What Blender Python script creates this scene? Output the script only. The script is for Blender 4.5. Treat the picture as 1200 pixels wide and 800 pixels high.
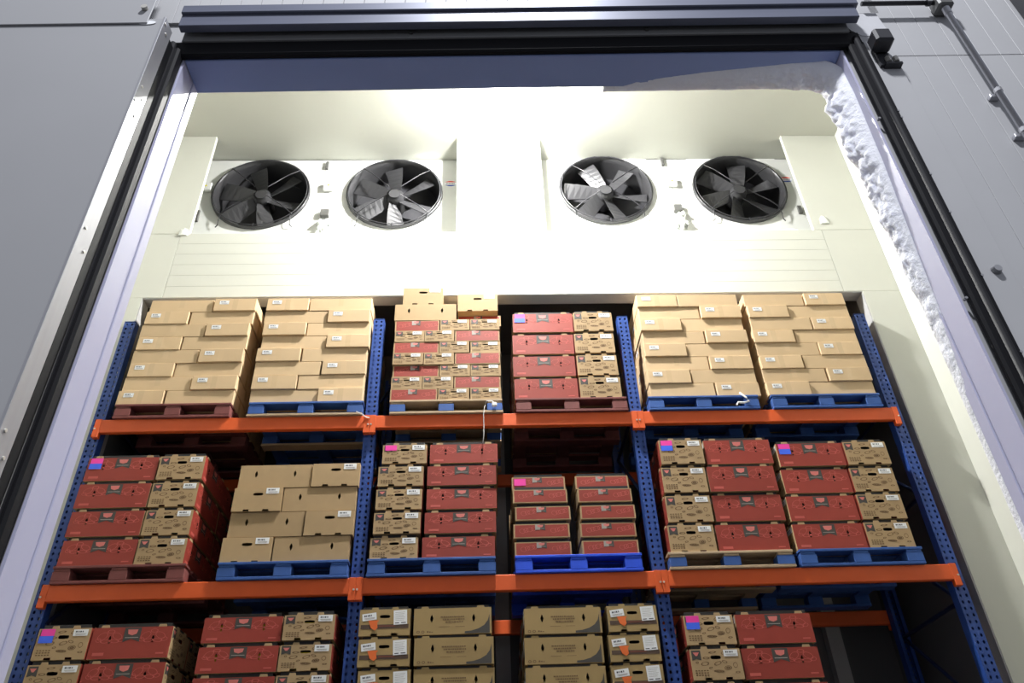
import bpy, math, random
from mathutils import Matrix, Vector, noise

random.seed(7)
scene = bpy.context.scene
for o in list(bpy.data.objects):
    bpy.data.objects.remove(o)
col = scene.collection
CZ = 1.5                                   # camera height above the floor; H values below are measured from it

# ------------------------------------------------------------------ camera
F_PX, PITCH, ROLL, YAW = 909.77, .62505, -.04053, .04881
fw = Vector((math.sin(YAW)*math.cos(PITCH), math.cos(YAW)*math.cos(PITCH), math.sin(PITCH)))
rt = Vector((math.cos(YAW), -math.sin(YAW), 0)); up = rt.cross(fw)
c_, s_ = math.cos(ROLL), math.sin(ROLL)
r2, u2 = rt*c_ + up*s_, up*c_ - rt*s_
cam = bpy.data.objects.new('camera', bpy.data.cameras.new('camera')); col.objects.link(cam)
cam.matrix_world = Matrix(((r2.x, u2.x, -fw.x, 0), (r2.y, u2.y, -fw.y, 0), (r2.z, u2.z, -fw.z, CZ), (0, 0, 0, 1)))
cam.data.sensor_width = 36; cam.data.lens = F_PX*36/1200
cam.data.clip_end = 200
scene.camera = cam

# ------------------------------------------------------------------ world, lamps, exposure
w = bpy.data.worlds.new('world'); scene.world = w; w.use_nodes = True
bg = w.node_tree.nodes['Background']
bg.inputs[0].default_value = (.82, .87, 1, 1); bg.inputs[1].default_value = .38
ld = bpy.data.lights.new('high_bay_light', 'AREA'); ld.shape = 'DISK'; ld.size = .5
ld.energy = 800; ld.color = (.93, .95, 1)
lo = bpy.data.objects.new('high_bay_light', ld); col.objects.link(lo)
lo.location = (.3, -.9, CZ+8.6)
LAMP_STRENGTH = 5200
scene.view_settings.view_transform = 'Standard'; scene.view_settings.look = 'None'
scene.view_settings.exposure = 0; scene.view_settings.gamma = 1
scene.view_settings.use_curve_mapping = False

# ------------------------------------------------------------------ materials
MATS = {}
def mat(name, rgb, rough=.7, metal=0, vary=.12, scale=8, bump=0, rand=0, emit=0, stretch=None, spec=.4):
    if name in MATS: return MATS[name]
    m = bpy.data.materials.new(name); m.use_nodes = True
    nt = m.node_tree; n = nt.nodes; L = nt.links; b = n['Principled BSDF']
    b.inputs['Roughness'].default_value = rough; b.inputs['Metallic'].default_value = metal
    b.inputs['Specular IOR Level'].default_value = spec
    tc = n.new('ShaderNodeTexCoord'); mp = n.new('ShaderNodeMapping'); L.new(tc.outputs['Object'], mp.inputs[0])
    if stretch: mp.inputs['Scale'].default_value = stretch
    nz = n.new('ShaderNodeTexNoise'); nz.inputs['Scale'].default_value = scale; nz.inputs['Detail'].default_value = 6
    L.new(mp.outputs[0], nz.inputs['Vector'])
    mx = n.new('ShaderNodeMix'); mx.data_type = 'RGBA'
    mx.inputs[6].default_value = tuple(c*(1-vary) for c in rgb)+(1,)
    mx.inputs[7].default_value = tuple(min(1, c*(1+vary)) for c in rgb)+(1,)
    L.new(nz.outputs['Fac'], mx.inputs[0]); out = mx.outputs[2]
    if rand:
        oi = n.new('ShaderNodeObjectInfo'); mr = n.new('ShaderNodeMapRange')
        mr.inputs[3].default_value = 1-rand; mr.inputs[4].default_value = 1+rand
        L.new(oi.outputs['Random'], mr.inputs[0])
        hv = n.new('ShaderNodeHueSaturation'); L.new(mr.outputs[0], hv.inputs['Value']); L.new(out, hv.inputs['Color']); out = hv.outputs[0]
    L.new(out, b.inputs['Base Color'])
    if bump:
        bp = n.new('ShaderNodeBump'); bp.inputs['Strength'].default_value = bump; bp.inputs['Distance'].default_value = .01
        L.new(nz.outputs['Fac'], bp.inputs['Height']); L.new(bp.outputs[0], b.inputs['Normal'])
    if emit:
        b.inputs['Emission Color'].default_value = rgb+(1,); b.inputs['Emission Strength'].default_value = emit
    MATS[name] = m; return m

KRAFT = mat('kraft', (.40, .275, .145), .8, vary=.06, scale=14, rand=.07)
KRAFT2 = mat('kraft_sealed', (.58, .42, .25), .72, vary=.06, scale=9, rand=.08)
BROWN = mat('kraft_brown', (.34, .235, .10), .8, vary=.06, scale=14, rand=.05)
RED = mat('carton_red', (.29, .038, .025), .55, vary=.08, scale=10, rand=.08)
REDL = mat('print_light_red', (.52, .10, .08), .6)
CHAR = mat('print_charcoal', (.06, .055, .05), .6)
BPRN = mat('print_brown', (.16, .095, .045), .8)
PINKP = mat('print_pink', (.62, .17, .15), .6)
GREYP = mat('print_grey', (.34, .31, .28), .6)
WHITE = mat('label_white', (.82, .83, .85), .6, vary=.03)
INK = mat('label_ink', (.07, .07, .09), .7)
PINK = mat('sticker_pink', (.85, .05, .38), .5, vary=.03)
BLUES = mat('sticker_blue', (.05, .14, .85), .5, vary=.03)
ORNG = mat('sticker_orange', (.75, .15, .03), .55)
TAPE = mat('clear_tape', (.60, .44, .27), .22, vary=.04)
YELL = mat('fruit_yellow', (.70, .52, .03), .5)
LINER_SHADE = mat('tray_black_gap_shade', (.02, .02, .022), .5)  # black tray rim; on red and brown cartons, painted shade of the gap
ORANGE = mat('rack_orange', (.68, .10, .018), .5, vary=.12, scale=5, bump=.05)
BLUE = mat('rack_blue', (.022, .065, .28), .45, vary=.15, scale=6)
DBLUE = mat('rack_blue_brace', (.025, .05, .17), .5)
BOLT = mat('bolt_zinc', (.62, .60, .55), .4, metal=.5)
PBLUE = mat('pallet_blue', (.03, .09, .31), .7, vary=.35, scale=7, rand=.12)
PBRIGHT = mat('pallet_bright_blue', (.02, .085, .72), .5, vary=.2, scale=9)
PMAROON = mat('pallet_maroon', (.17, .05, .046), .75, vary=.35, scale=8, rand=.1)
PWOOD = mat('pallet_wood', (.42, .31, .20), .8, vary=.3, scale=6, stretch=(1, 8, 8), rand=.1)
CREAM = mat('panel_cream', (.60, .606, .55), .55, vary=.03, scale=3)
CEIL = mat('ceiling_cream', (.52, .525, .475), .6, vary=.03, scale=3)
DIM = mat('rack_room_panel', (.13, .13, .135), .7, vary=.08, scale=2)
GREYW = mat('door_wall_grey', (.43, .43, .44), .5, vary=.05, scale=4)
LEAF = mat('door_leaf_grey', (.36, .36, .37), .45, vary=.04, scale=2)
STEEL = mat('brushed_steel', (.34, .34, .36), .5, metal=.4, vary=.08, scale=40, stretch=(1, 1, .05))
LILAC = mat('jamb_sheet', (.46, .46, .61), .38, vary=.03, scale=3)
BLUEREFL = mat('soffit_blue_reflection', (.27, .34, .60), .4, vary=.06, scale=3)  # metal sheet; its blue reflection is put into the base colour
TRACKM = mat('track_blue_grey', (.13, .14, .19), .4, metal=.2, vary=.15, scale=6, stretch=(.4, 4, 4))
BARM = mat('header_bar_grey', (.20, .20, .20), .5, vary=.06)
RUBBER = mat('gasket_black', (.010, .010, .012), .6, vary=.1, spec=.12)
FROST = mat('frost', (.80, .81, .88), .75, vary=.06, scale=60, bump=.6)
_b = FROST.node_tree.nodes['Principled BSDF']; _b.inputs['Subsurface Weight'].default_value = .6; _b.inputs['Subsurface Scale'].default_value = .04; _b.inputs['Subsurface Radius'].default_value = (1, 1, 1.1)
ICE = mat('ice', (.86, .89, .86), .35, vary=.04, scale=40, bump=.3)
UNITW = mat('evaporator_white', (.68, .69, .67), .4, vary=.06, scale=6)
FDARK = mat('fan_dark', (.028, .028, .032), .5, vary=.2)
FBLADE = mat('fan_blade', (.05, .05, .054), .33, metal=.3, vary=.15)
FRING = mat('fan_shroud', (.048, .048, .052), .33, metal=.3, vary=.1)
WIRE = mat('guard_wire', (.03, .03, .035), .4)
BRKT = mat('bracket_grey', (.13, .13, .125), .5, metal=.3)
FLOORM = mat('concrete_floor', (.085, .085, .09), .7, vary=.12, scale=2, bump=.05)
BLACKP = mat('black_plastic', (.03, .03, .035), .45)
PIPE = mat('galvanised_pipe', (.60, .60, .63), .28, metal=.8, vary=.08)
CORD = mat('white_cord', (.80, .80, .80), .6)
GLOW = mat('lamp_globe', (1, .99, .95), .5, emit=LAMP_STRENGTH, vary=0)
BADGER = mat('badge_red', (.65, .05, .03), .5); BADGEB = mat('badge_blue', (.03, .07, .42), .5); WARN = mat('warning_yellow', (.75, .72, .02), .5)

# ------------------------------------------------------------------ mesh building
class MB:
    def __init__(s): s.v = []; s.f = []; s.m = []; s.mats = []; s.smooth = []
    def mi(s, m):
        if m not in s.mats: s.mats.append(m)
        return s.mats.index(m)
    def face(s, pts, m, smooth=False):
        i = len(s.v); s.v += [tuple(p) for p in pts]; s.f.append(tuple(range(i, i+len(pts)))); s.m.append(s.mi(m)); s.smooth.append(smooth)
    def box(s, x0, x1, y0, y1, z0, z1, m, ch=0):
        if ch:
            return s.cbox(x0, x1, y0, y1, z0, z1, m, ch)
        i = len(s.v); k = s.mi(m)
        s.v += [(x, y, z) for z in (z0, z1) for y in (y0, y1) for x in (x0, x1)]
        for f in ((0, 2, 3, 1), (4, 5, 7, 6), (0, 1, 5, 4), (2, 6, 7, 3), (0, 4, 6, 2), (1, 3, 7, 5)):
            s.f.append(tuple(i+a for a in f)); s.m.append(k); s.smooth.append(False)
    def cbox(s, x0, x1, y0, y1, z0, z1, m, c):
        # box with all edges chamfered
        P = {}
        i = len(s.v); k = s.mi(m)
        for sx in (0, 1):
            for sy in (0, 1):
                for sz in (0, 1):
                    X = (x0, x1)[sx]; Y = (y0, y1)[sy]; Z = (z0, z1)[sz]
                    dx, dy, dz = (c, -c)[sx], (c, -c)[sy], (c, -c)[sz]
                    P[sx, sy, sz, 0] = len(s.v); s.v.append((X, Y+dy, Z+dz))
                    P[sx, sy, sz, 1] = len(s.v); s.v.append((X+dx, Y, Z+dz))
                    P[sx, sy, sz, 2] = len(s.v); s.v.append((X+dx, Y+dy, Z))
        def q(*a): s.f.append(tuple(a)); s.m.append(k); s.smooth.append(False)
        for a in (0, 1):
            q(P[a,0,0,0], P[a,1,0,0], P[a,1,1,0], P[a,0,1,0]) if a else q(P[a,0,0,0], P[a,0,1,0], P[a,1,1,0], P[a,1,0,0])
            q(P[0,a,0,1], P[0,a,1,1], P[1,a,1,1], P[1,a,0,1]) if a else q(P[0,a,0,1], P[1,a,0,1], P[1,a,1,1], P[0,a,1,1])
            q(P[0,0,a,2], P[1,0,a,2], P[1,1,a,2], P[0,1,a,2]) if a else q(P[0,0,a,2], P[0,1,a,2], P[1,1,a,2], P[1,0,a,2])
            for b in (0, 1):
                q(P[a,b,0,0], P[a,b,1,0], P[a,b,1,1], P[a,b,0,1])
                q(P[a,0,b,0], P[a,1,b,0], P[a,1,b,2], P[a,0,b,2])
                q(P[0,a,b,1], P[1,a,b,1], P[1,a,b,2], P[0,a,b,2])
                for d in (0, 1): q(P[a,b,d,0], P[a,b,d,1], P[a,b,d,2])
    def tube(s, pts, r, m, n=8, caps=True):
        pts = [Vector(p) for p in pts]; rings = []; k = s.mi(m)
        for j, p in enumerate(pts):
            d = (pts[min(j+1, len(pts)-1)] - pts[max(j-1, 0)]).normalized()
            a = d.orthogonal().normalized() if abs(d.z) > .95 else d.cross(Vector((0, 0, 1))).normalized()
            b = d.cross(a)
            rr = r[j] if isinstance(r, (list, tuple)) else r
            i = len(s.v); s.v += [tuple(p + (a*math.cos(t)+b*math.sin(t))*rr) for t in [2*math.pi*q/n for q in range(n)]]
            rings.append(i)
        for A, B in zip(rings, rings[1:]):
            for q in range(n):
                s.f.append((A+q, A+(q+1) % n, B+(q+1) % n, B+q)); s.m.append(k); s.smooth.append(True)
        if caps:
            for A in (rings[0], rings[-1]):
                s.f.append(tuple(range(A, A+n))); s.m.append(k); s.smooth.append(False)
    def prism(s, poly, fn, d0, d1, m):
        # poly in (u,v); fn(u,v,d) -> point
        a = [fn(u, v, d0) for u, v in poly]; b = [fn(u, v, d1) for u, v in poly]
        s.face(a, m); s.face(b[::-1], m)
        for j in range(len(poly)):
            q = (j+1) % len(poly); s.face([a[j], b[j], b[q], a[q]], m)
    def plate(s, fn, u0, u1, v0, v1, holes, m, n=8):
        # rectangle in (u,v) with holes (cu,cv,hu,hv,power): each hole owns the full height column around it
        cols = sorted({(h[0]-h[2]*1.25, h[0]+h[2]*1.25) for h in holes})
        x = u0
        for a, b in cols:
            if a > x: s.face([fn(x, v0), fn(a, v0), fn(a, v1), fn(x, v1)], m)
            z = v0
            for h in sorted([h for h in holes if abs(h[0]-(a+b)/2) < 1e-6], key=lambda h: h[1]):
                c0, c1 = h[1]-h[3]*1.25, h[1]+h[3]*1.25
                if c0 > z+1e-6: s.face([fn(a, z), fn(b, z), fn(b, c0), fn(a, c0)], m)
                s.ring(fn, (h[0], h[1]), h[2], h[3], (a, b, c0, c1), m, n, h[4])
                z = c1
            if z < v1-1e-6: s.face([fn(a, z), fn(b, z), fn(b, v1), fn(a, v1)], m)
            x = b
        if x < u1: s.face([fn(x, v0), fn(u1, v0), fn(u1, v1), fn(x, v1)], m)
    def ring(s, fn, c, hu, hv, rect, m, n=8, pw=2):
        a, b, c0, c1 = rect; inn = []; out = []
        for q in range(n):
            t = 2*math.pi*q/n
            ct, st = math.cos(t), math.sin(t)
            e = 2/pw
            inn.append((c[0]+hu*math.copysign(abs(ct)**e, ct), c[1]+hv*math.copysign(abs(st)**e, st)))
            k = 1/max(abs(ct), abs(st)); 
            out.append((c[0]+(b-a)/2*ct*k, (c0+c1)/2+(c1-c0)/2*st*k))
        for q in range(n):
            p = (q+1) % n
            s.face([fn(*out[q]), fn(*out[p]), fn(*inn[p]), fn(*inn[q])], m)
    def mesh(s, name):
        me = bpy.data.meshes.new(name); me.from_pydata(s.v, [], s.f)
        for m in s.mats: me.materials.append(m)
        me.polygons.foreach_set('material_index', s.m); me.polygons.foreach_set('use_smooth', s.smooth)
        me.update(); return me
    def build(s, name, parent=None, **kw): return link(name, s.mesh(name), parent, **kw)

def link(name, me, parent=None, loc=None, rot=None, label=None, kind=None):
    o = bpy.data.objects.new(name, me); col.objects.link(o)
    if parent: o.parent = parent
    if loc: o.location = loc
    if rot: o.rotation_euler = rot
    if label: o['label'] = label
    if kind: o['kind'] = kind
    return o
def thing(name, label, cat, loc=(0, 0, 0), rz=0, group=None, kind=None):
    o = link(name, None, None, loc, (0, 0, rz)); o.empty_display_size = .05
    o['label'] = label; o['category'] = cat
    if group: o['group'] = group
    if kind: o['kind'] = kind
    return o
def tag(o, label, cat, group=None, kind=None):
    o['label'] = label; o['category'] = cat
    if group: o['group'] = group
    if kind: o['kind'] = kind
    return o
def boxobj(name, x0, x1, y0, y1, h0, h1, m, parent=None, ch=0, **kw):
    mb = MB(); mb.box(x0, x1, y0, y1, h0+CZ, h1+CZ, m, ch); return mb.build(name, parent, **kw)
def boxc(name, x0, x1, y0, y1, h0, h1, m, parent=None, ch=0, **kw):
    # as boxobj, with the origin at the box's own base
    cx, cy = (x0+x1)/2, (y0+y1)/2
    mb = MB(); mb.box(x0-cx, x1-cx, y0-cy, y1-cy, 0, h1-h0, m, ch); return mb.build(name, parent, loc=(cx, cy, h0+CZ), **kw)

# ------------------------------------------------------------------ main dimensions (metres, H above the camera)
D = 5.981                 # front plane of the rack posts
B = 6.08                  # front plane of the bulkhead wall
WT = .15
XL, XR = -3.36, 3.93      # opening for the rack
HO = 4.98                 # its head
SX0, SX1 = -3.9, 4.32     # side walls of the cold room
HC = 7.42                 # ceiling
SILL = 5.85
AL = ((-3.08, -.255), (.72, 3.65))   # fan alcoves
DY0, DY1 = 2.42, 2.60     # door wall
DXL, DXR, DH = -1.53, 1.93, 3.60
FL = -CZ

# ------------------------------------------------------------------ the setting
def struct(name, label, cat='wall'): return thing(name, label, cat, kind='structure')
tag(boxobj('floor', -9, 9, -7, 9, FL-.1, FL, FLOORM), 'grey concrete floor of the cold store and the hall outside', 'floor', kind='structure')
tag(boxobj('ceiling', SX0-.15, SX1+.15, DY1+.1, B+1.2, HC, HC+.12, CEIL), 'cream insulated panel ceiling above the evaporator fans', 'ceiling', kind='structure')
tag(boxobj('wall_left', SX0-.15, SX0, DY1, B, FL, HC, CREAM), 'cream panel side wall behind the left door jamb', 'wall', kind='structure')
tag(boxobj('wall_right', SX1, SX1+.15, DY1, B, FL, HC, CREAM), 'bright cream side wall beside the frosted right jamb', 'wall', kind='structure')

wb = struct('wall_back', 'cream insulated bulkhead wall over and beside the rack')
boxobj('pier', SX0, AL[0][0], B, B+.045, SILL, HC, CREAM, wb, .004)
boxobj('pier', AL[0][1], AL[1][0], B, B+WT+.5, SILL, HC, CREAM, wb, .004)
boxobj('pier', AL[1][1], SX1, B, B+.045, SILL, HC, CREAM, wb, .004)
boxobj('wall_panel', SX0, XL, B, B+WT, FL, HO, CREAM, wb)
boxobj('wall_panel', XR, SX1, B, B+WT, FL, HO, CREAM, wb)
nb = 6                                    # horizontal bulkhead boards with fine joints
bx0, bx1 = XL+.20, XR-.20
for k in range(nb):
    a = HO+(SILL-HO)*k/nb; b = HO+(SILL-HO)*(k+1)/nb
    boxobj('bulkhead_board', bx0, bx1, B, B+WT, a, b-.001, CREAM, wb, .0012)
boxobj('wall_panel', SX0, bx0-.004, B, B+WT, HO, SILL, CREAM, wb, .004)
boxobj('wall_panel', bx1+.004, SX1, B, B+WT, HO, SILL, CREAM, wb, .004)
boxobj('alcove_shelf', AL[0][0]-.62, AL[1][1]+.62, B+WT, B+1.1, SILL-.12, SILL-.02, CREAM, wb)
for x0, x1 in ((AL[0][0]-.62, AL[0][0]-.52), (AL[1][1]+.52, AL[1][1]+.62)):
    boxobj('alcove_cheek', x0, x1, B+WT, B+1.1, SILL-.02, HC, CREAM, wb)
boxobj('alcove_back', AL[0][0]-.62, AL[1][1]+.62, B+1.1, B+1.2, SILL-.12, HC, CREAM, wb)
RB = 7.75
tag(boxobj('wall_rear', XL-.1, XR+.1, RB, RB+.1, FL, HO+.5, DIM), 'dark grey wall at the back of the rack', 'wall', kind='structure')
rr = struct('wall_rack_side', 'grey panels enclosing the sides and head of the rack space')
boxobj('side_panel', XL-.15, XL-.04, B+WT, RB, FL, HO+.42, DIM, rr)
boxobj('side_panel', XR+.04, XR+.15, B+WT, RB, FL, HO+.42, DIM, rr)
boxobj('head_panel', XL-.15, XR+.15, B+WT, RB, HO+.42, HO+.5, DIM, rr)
boxobj('rear_post', 3.30, 3.44, RB-.1, RB-.001, FL, HO+.4, GREYW, rr)
boxobj('rear_post', .1, .24, RB-.1, RB-.001, FL, HO+.4, GREYW, rr)
boxobj('sheet_trim', XL, XL+.01, B+.005, B+WT, FL, HO-.012, GREYW, rr)
boxobj('sheet_trim', XR-.01, XR, B+.005, B+WT, FL, HO-.012, GREYW, rr)
boxobj('sheet_trim', XL, XR, B+.005, B+WT, HO-.01, HO-.0005, GREYW, rr)

wf = struct('wall_front', 'grey ribbed panel wall around the cold store door')
boxobj('wall_panel', -6, DXL, DY0+.02, DY1, FL, 8, GREYW, wf)
boxobj('wall_panel', DXR, 6, DY0+.02, DY1, FL, 8, GREYW, wf)
boxobj('wall_panel', DXL, DXR, DY0+.02, DY1, DH, 8, GREYW, wf)
ABSORB = mat('unseen_bounce_absorber', (.10, .10, .105), .6, vary=.05)  # dark sheets added on the unseen side to cut light bounced onto the rack
boxobj('bounce_absorber', SX0, DXL-.02, DY1, DY1+.004, FL, HC+.1, ABSORB, wf)
boxobj('bounce_absorber', DXR+.02, SX1, DY1, DY1+.004, FL, HC+.1, ABSORB, wf)
boxobj('bounce_absorber', DXL-.02, DXR+.02, DY1, DY1+.004, DH+.02, HC+.1, ABSORB, wf)
x = 2.19; k = 0
while x < 4.2:
    for a, b in ((FL, 3.545), (3.55, 8)):
        boxobj('rib_panel', x+.001, x+.114, DY0+.004, DY0+.02, a, b, GREYW, wf, .0012)
    x += .115
x = -1.9
while x < 2.15:
    boxobj('rib_panel', x+.001, x+.114, DY0+.004, DY0+.02, 3.95, 8, GREYW, wf, .0012)
    x += .115

fr = struct('trim_1', 'lilac sheet metal lining and black rubber seals of the door opening', 'door frame')
boxobj('jamb_lining', DXL-.004, DXL+.008, DY0, DY1-.05, FL, DH, LILAC, fr)
boxobj('jamb_lining', DXL-.004, DXL+.014, DY1-.048, DY1+.012, FL, DH, LILAC, fr, .003)
boxobj('jamb_lining', DXR-.008, DXR+.004, DY0, DY1-.05, FL, DH, LILAC, fr)
boxobj('jamb_lining', DXR-.014, DXR+.004, DY1-.048, DY1+.012, FL, DH, LILAC, fr, .003)
boxobj('head_lining', DXL+.012, DXR-.012, DY0, DY1+.012, DH-.012, DH+.004, BLUEREFL, fr)
def vgasket(x0, x1, y0):
    mb = MB(); mb.box(x0, x1, y0, DY0+.002, FL+CZ, DH+.03+CZ, RUBBER, .01)
    o = mb.build('rubber_seal', fr)
    xm = (x0+x1)/2
    b2 = MB(); b2.tube([(xm, y0-.004, CZ+FL), (xm, y0-.004, CZ+DH+.05)], .016, RUBBER, 10); b2.build('seal_bead', o)
    return o
vgasket(DXL-.075, DXL-.002, 2.36)
sg = vgasket(DXR+.022, DXR+.115, 2.385)
boxobj('rubber_seal', DXL-.07, DXR+.11, 2.385, DY0+.002, DH-.004, DH+.115, RUBBER, fr, .01)
boxobj('face_plate', DXR+.115, 2.185, 2.405, DY0+.004, FL, 3.92, GREYW, fr, .002)
for h in (.4, .9, 1.35, 1.62, 2.0, 2.36, 2.6, 3.0, 3.05):
    mb = MB(); mb.tube([(DXR+.107, 2.382, h+CZ), (DXR+.107, 2.39, h+CZ)], .006, STEEL, 8); mb.build('screw', fr)
for h in (1.18, 1.9, 3.02):
    mb = MB(); mb.tube([(DXR+.012, 2.40, h+CZ), (DXR+.012, 2.418, h+CZ)], .006, STEEL, 8); mb.build('screw', fr)
mb = MB(); mb.tube([(2.12, 2.385, 2.04+CZ), (2.12, 2.41, 2.04+CZ)], [.016, .024], STEEL, 10); mb.build('plug', fr)

# sliding door leaf pushed open to the left
LX = -1.55
dl = struct('door_1', 'large grey sliding door leaf pushed open to the left', 'door')
boxobj('door_panel', -4.6, LX-.012, 2.205, 2.285, FL+.02, 3.635, LEAF, dl, .003)
boxobj('edge_channel', LX-.012, LX, 2.2, 2.288, FL+.02, 3.64, STEEL, dl, .001)
boxobj('rubber_seal', LX-.09, LX-.004, 2.288, 2.352, FL+.02, 3.60, RUBBER, dl, .008)
for h, y in ((3.60, 2.215), (3.56, 2.245), (3.11, 2.225), (3.0, 2.215), (3.06, 2.26), (2.93, 2.25), (2.21, 2.225), (2.12, 2.265), (1.3, 2.225), (1.22, 2.265)):
    mb = MB(); mb.tube([(LX-.002, y, h+CZ), (LX+.004, y, h+CZ)], .007, BOLT, 8); mb.build('screw', dl)
boxobj('hanger_plate', -4.6, LX-.08, 2.195, 2.203, 3.585, 4.4, LEAF, dl, .002)
mb = MB(); mb.tube([(LX-.115, 2.175, 3.70+CZ), (LX-.115, 2.197, 3.70+CZ)], .016, BOLT, 10); mb.build('bolt', dl)
mb = MB(); fnb = lambda u, v, d: (LX-.085+u, 2.203-d, 3.595+CZ+v)
mb.prism([(.045*math.cos(t), .016*math.sin(t)) for t in [2*math.pi*q/20 for q in range(20)]], fnb, 0, .002, WHITE)
mb.build('maker_badge', dl, label='small oval silver badge at the top corner')

# header track above the opening
tk = thing('door_track', 'blue-grey sliding door track and header bar above the opening', 'door track')
boxobj('track_face', LX+.005, 2.02, 2.302, 2.345, 3.727, 3.82, TRACKM, tk, .003)
boxobj('track_cover', LX+.005, 2.035, 2.286, 2.345, 3.822, 3.888, TRACKM, tk, .004)
boxobj('track_cover', LX+.005, 2.035, 2.30, 2.42, 3.889, 3.905, STEEL, tk, .003)
boxobj('header_bar', LX+.005, 1.985, 2.372, 2.41, 3.70, 3.86, BARM, tk, .004)
for x in (.9, -.35):
    mb = MB(); mb.tube([(x, 2.36, 3.735+CZ), (x, 2.376, 3.735+CZ)], .011, BRKT, 8); mb.build('bolt', tk)

# things on the wall to the right of the door
cd = thing('conduit', 'galvanised electrical conduit running down the wall right of the door', 'conduit')
mb = MB(); mb.tube([(2.57, 2.37, 3.94+CZ), (2.57, 2.37, .2)], .016, PIPE, 10); mb.build('vertical_pipe', cd)
mb = MB(); mb.tube([(2.12, 2.37, 3.955+CZ), (2.53, 2.37, 3.955+CZ)], .013, BLACKP, 10); mb.build('horizontal_pipe', cd)
boxobj('elbow_box', 2.525, 2.61, 2.335, 2.42, 3.895, 3.985, BRKT, cd, .01)
mb = MB(); mb.tube([(2.57, 2.37, 3.90+CZ), (2.57, 2.37, 3.84+CZ)], .021, PIPE, 10); mb.build('coupling', cd)
for h in (3.17, 2.87):
    mb = MB(); mb.box(2.542, 2.598, 2.395, 2.4235, h-.012+CZ, h+.012+CZ, PIPE, .003); mb.tube([(2.57, 2.37, h-.012+CZ), (2.57, 2.37, h+.012+CZ)], .0195, PIPE, 10); mb.build('pipe_clamp', cd)
mb = MB(); mb.tube([(2.505, 2.37, 3.955+CZ), (2.485, 2.37, 3.955+CZ)], .019, BLACKP, 10); mb.build('cable_gland', cd)
sn = thing('door_sensor', 'small black sensor box on a bracket beside the door head', 'sensor', (2.09, 2.405, 3.51+CZ))
mb = MB(); mb.cbox(-.045, .05, -.11, -.02, 0, .10, BLACKP, .012); mb.build('housing', sn)
mb = MB(); mb.box(-.02, .045, -.02, 0, -.09, .06, BLACKP); mb.box(.0, .085, -.035, 0, -.10, -.085, BLACKP); mb.build('bracket', sn)
for dx in (.02, .06):
    mb = MB(); mb.tube([(dx, -.03, -.08), (dx, -.03, -.045)], .014, BOLT, 8); mb.build('nut', sn)
tag(boxobj('cable_duct', 3.02, 3.16, 2.22, 2.424, FL, 8, BLACKP, None, .006), 'black vertical cable duct at the far right of the outer wall', 'duct')

# ------------------------------------------------------------------ frost on the right of the door opening
def frost_mesh():
    mb = MB(); k = mb.mi(FROST); NS, NC = 330, 40
    LT = 1.25                                   # length along the head
    cor = .14
    path = []
    for i in range(NS):
        s = i/(NS-1)*4.1
        if s < LT-cor: path.append((Vector((DXR-LT+s, DH)), Vector((0, -1)), s))
        elif s < LT-cor+cor*math.pi/2:
            t = (s-(LT-cor))/cor
            path.append((Vector((DXR-cor+cor*math.sin(t), DH-cor+cor*math.cos(t))), Vector((-math.sin(t), -math.cos(t))), s))
        else: path.append((Vector((DXR, DH-cor-(s-(LT-cor+cor*math.pi/2)))), Vector((-1, 0)), s))
    def lerp(x, pts):
        for (a, p), (b, q) in zip(pts, pts[1:]):
            if x <= b: return p+(q-p)*max(0, (x-a)/(b-a))
        return pts[-1][1]
    for p, nrm, s in path:
        th = lerp(s, [(0, .0), (.25, .008), (.6, .02), (.9, .035), (1.1, .06), (1.3, .075), (1.5, .08), (1.9, .06), (2.3, .038), (2.8, .018), (3.3, .004), (4.1, .0)])
        wd = lerp(s, [(0, .05), (.5, .12), (1.0, .17), (1.5, .19), (2.0, .17), (2.6, .12), (3.2, .08), (4.1, .04)])
        y0, y1 = DY1+.05-wd, DY1+.05
        for j in range(NC):
            t = j/(NC-1)
            prof = math.sin(math.pi*min(1, t*1.02))**.5 if t < 1 else 0
            if t < .5: prof = (math.sin(math.pi*t)**.9)*.85
            y = y0+(y1-y0)*t
            q = Vector((p.x, y, p.y))
            n1 = noise.fractal(q*11, .9, 2.1, 4); n2 = noise.fractal(q*38+Vector((3, 1, 7)), .8, 2, 3)
            hgt = th*prof*(1+.42*n1)+min(.016, th*.3)*n2*prof
            hgt = max(hgt, .0015*min(1, prof*8)) + .012*min(1, prof*8) - .003
            o = p+nrm*hgt
            mb.v.append((o.x, y+.012*n1*prof, o.y+CZ))
    for i in range(NS-1):
        for j in range(NC-1):
            a = i*NC+j; mb.f.append((a, a+NC, a+NC+1, a+1)); mb.m.append(k); mb.smooth.append(True)
    return mb
tag(frost_mesh().build('frost'), 'thick lumpy white frost along the head and right jamb of the door', 'frost', kind='stuff')

def turn(o):
    # the door wall is not quite parallel to the rack
    c = Vector((.2, DY0, 0)); a = -.02
    o.matrix_world = Matrix.Translation(c) @ Matrix.Rotation(a, 4, 'Z') @ Matrix.Translation(-c) @ Matrix.Translation(o.location)
film = MB(); film.prism([(1.985, 3.86), (2.0, 3.95), (2.20, 3.965), (2.215, 3.80), (2.14, 3.745), (2.06, 3.755), (2.02, 3.80)], lambda u, v, d: (u, 2.404-d, v-.05+CZ), 0, .0012, mat('film_pale', (.55, .55, .57), .4))
film = tag(film.build('protective_film'), 'torn pale patch of protective film at the right end of the track', 'film')
for o in (wf, fr, dl, tk, cd, sn, film, bpy.data.objects['frost'], bpy.data.objects['cable_duct']): turn(o)

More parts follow.
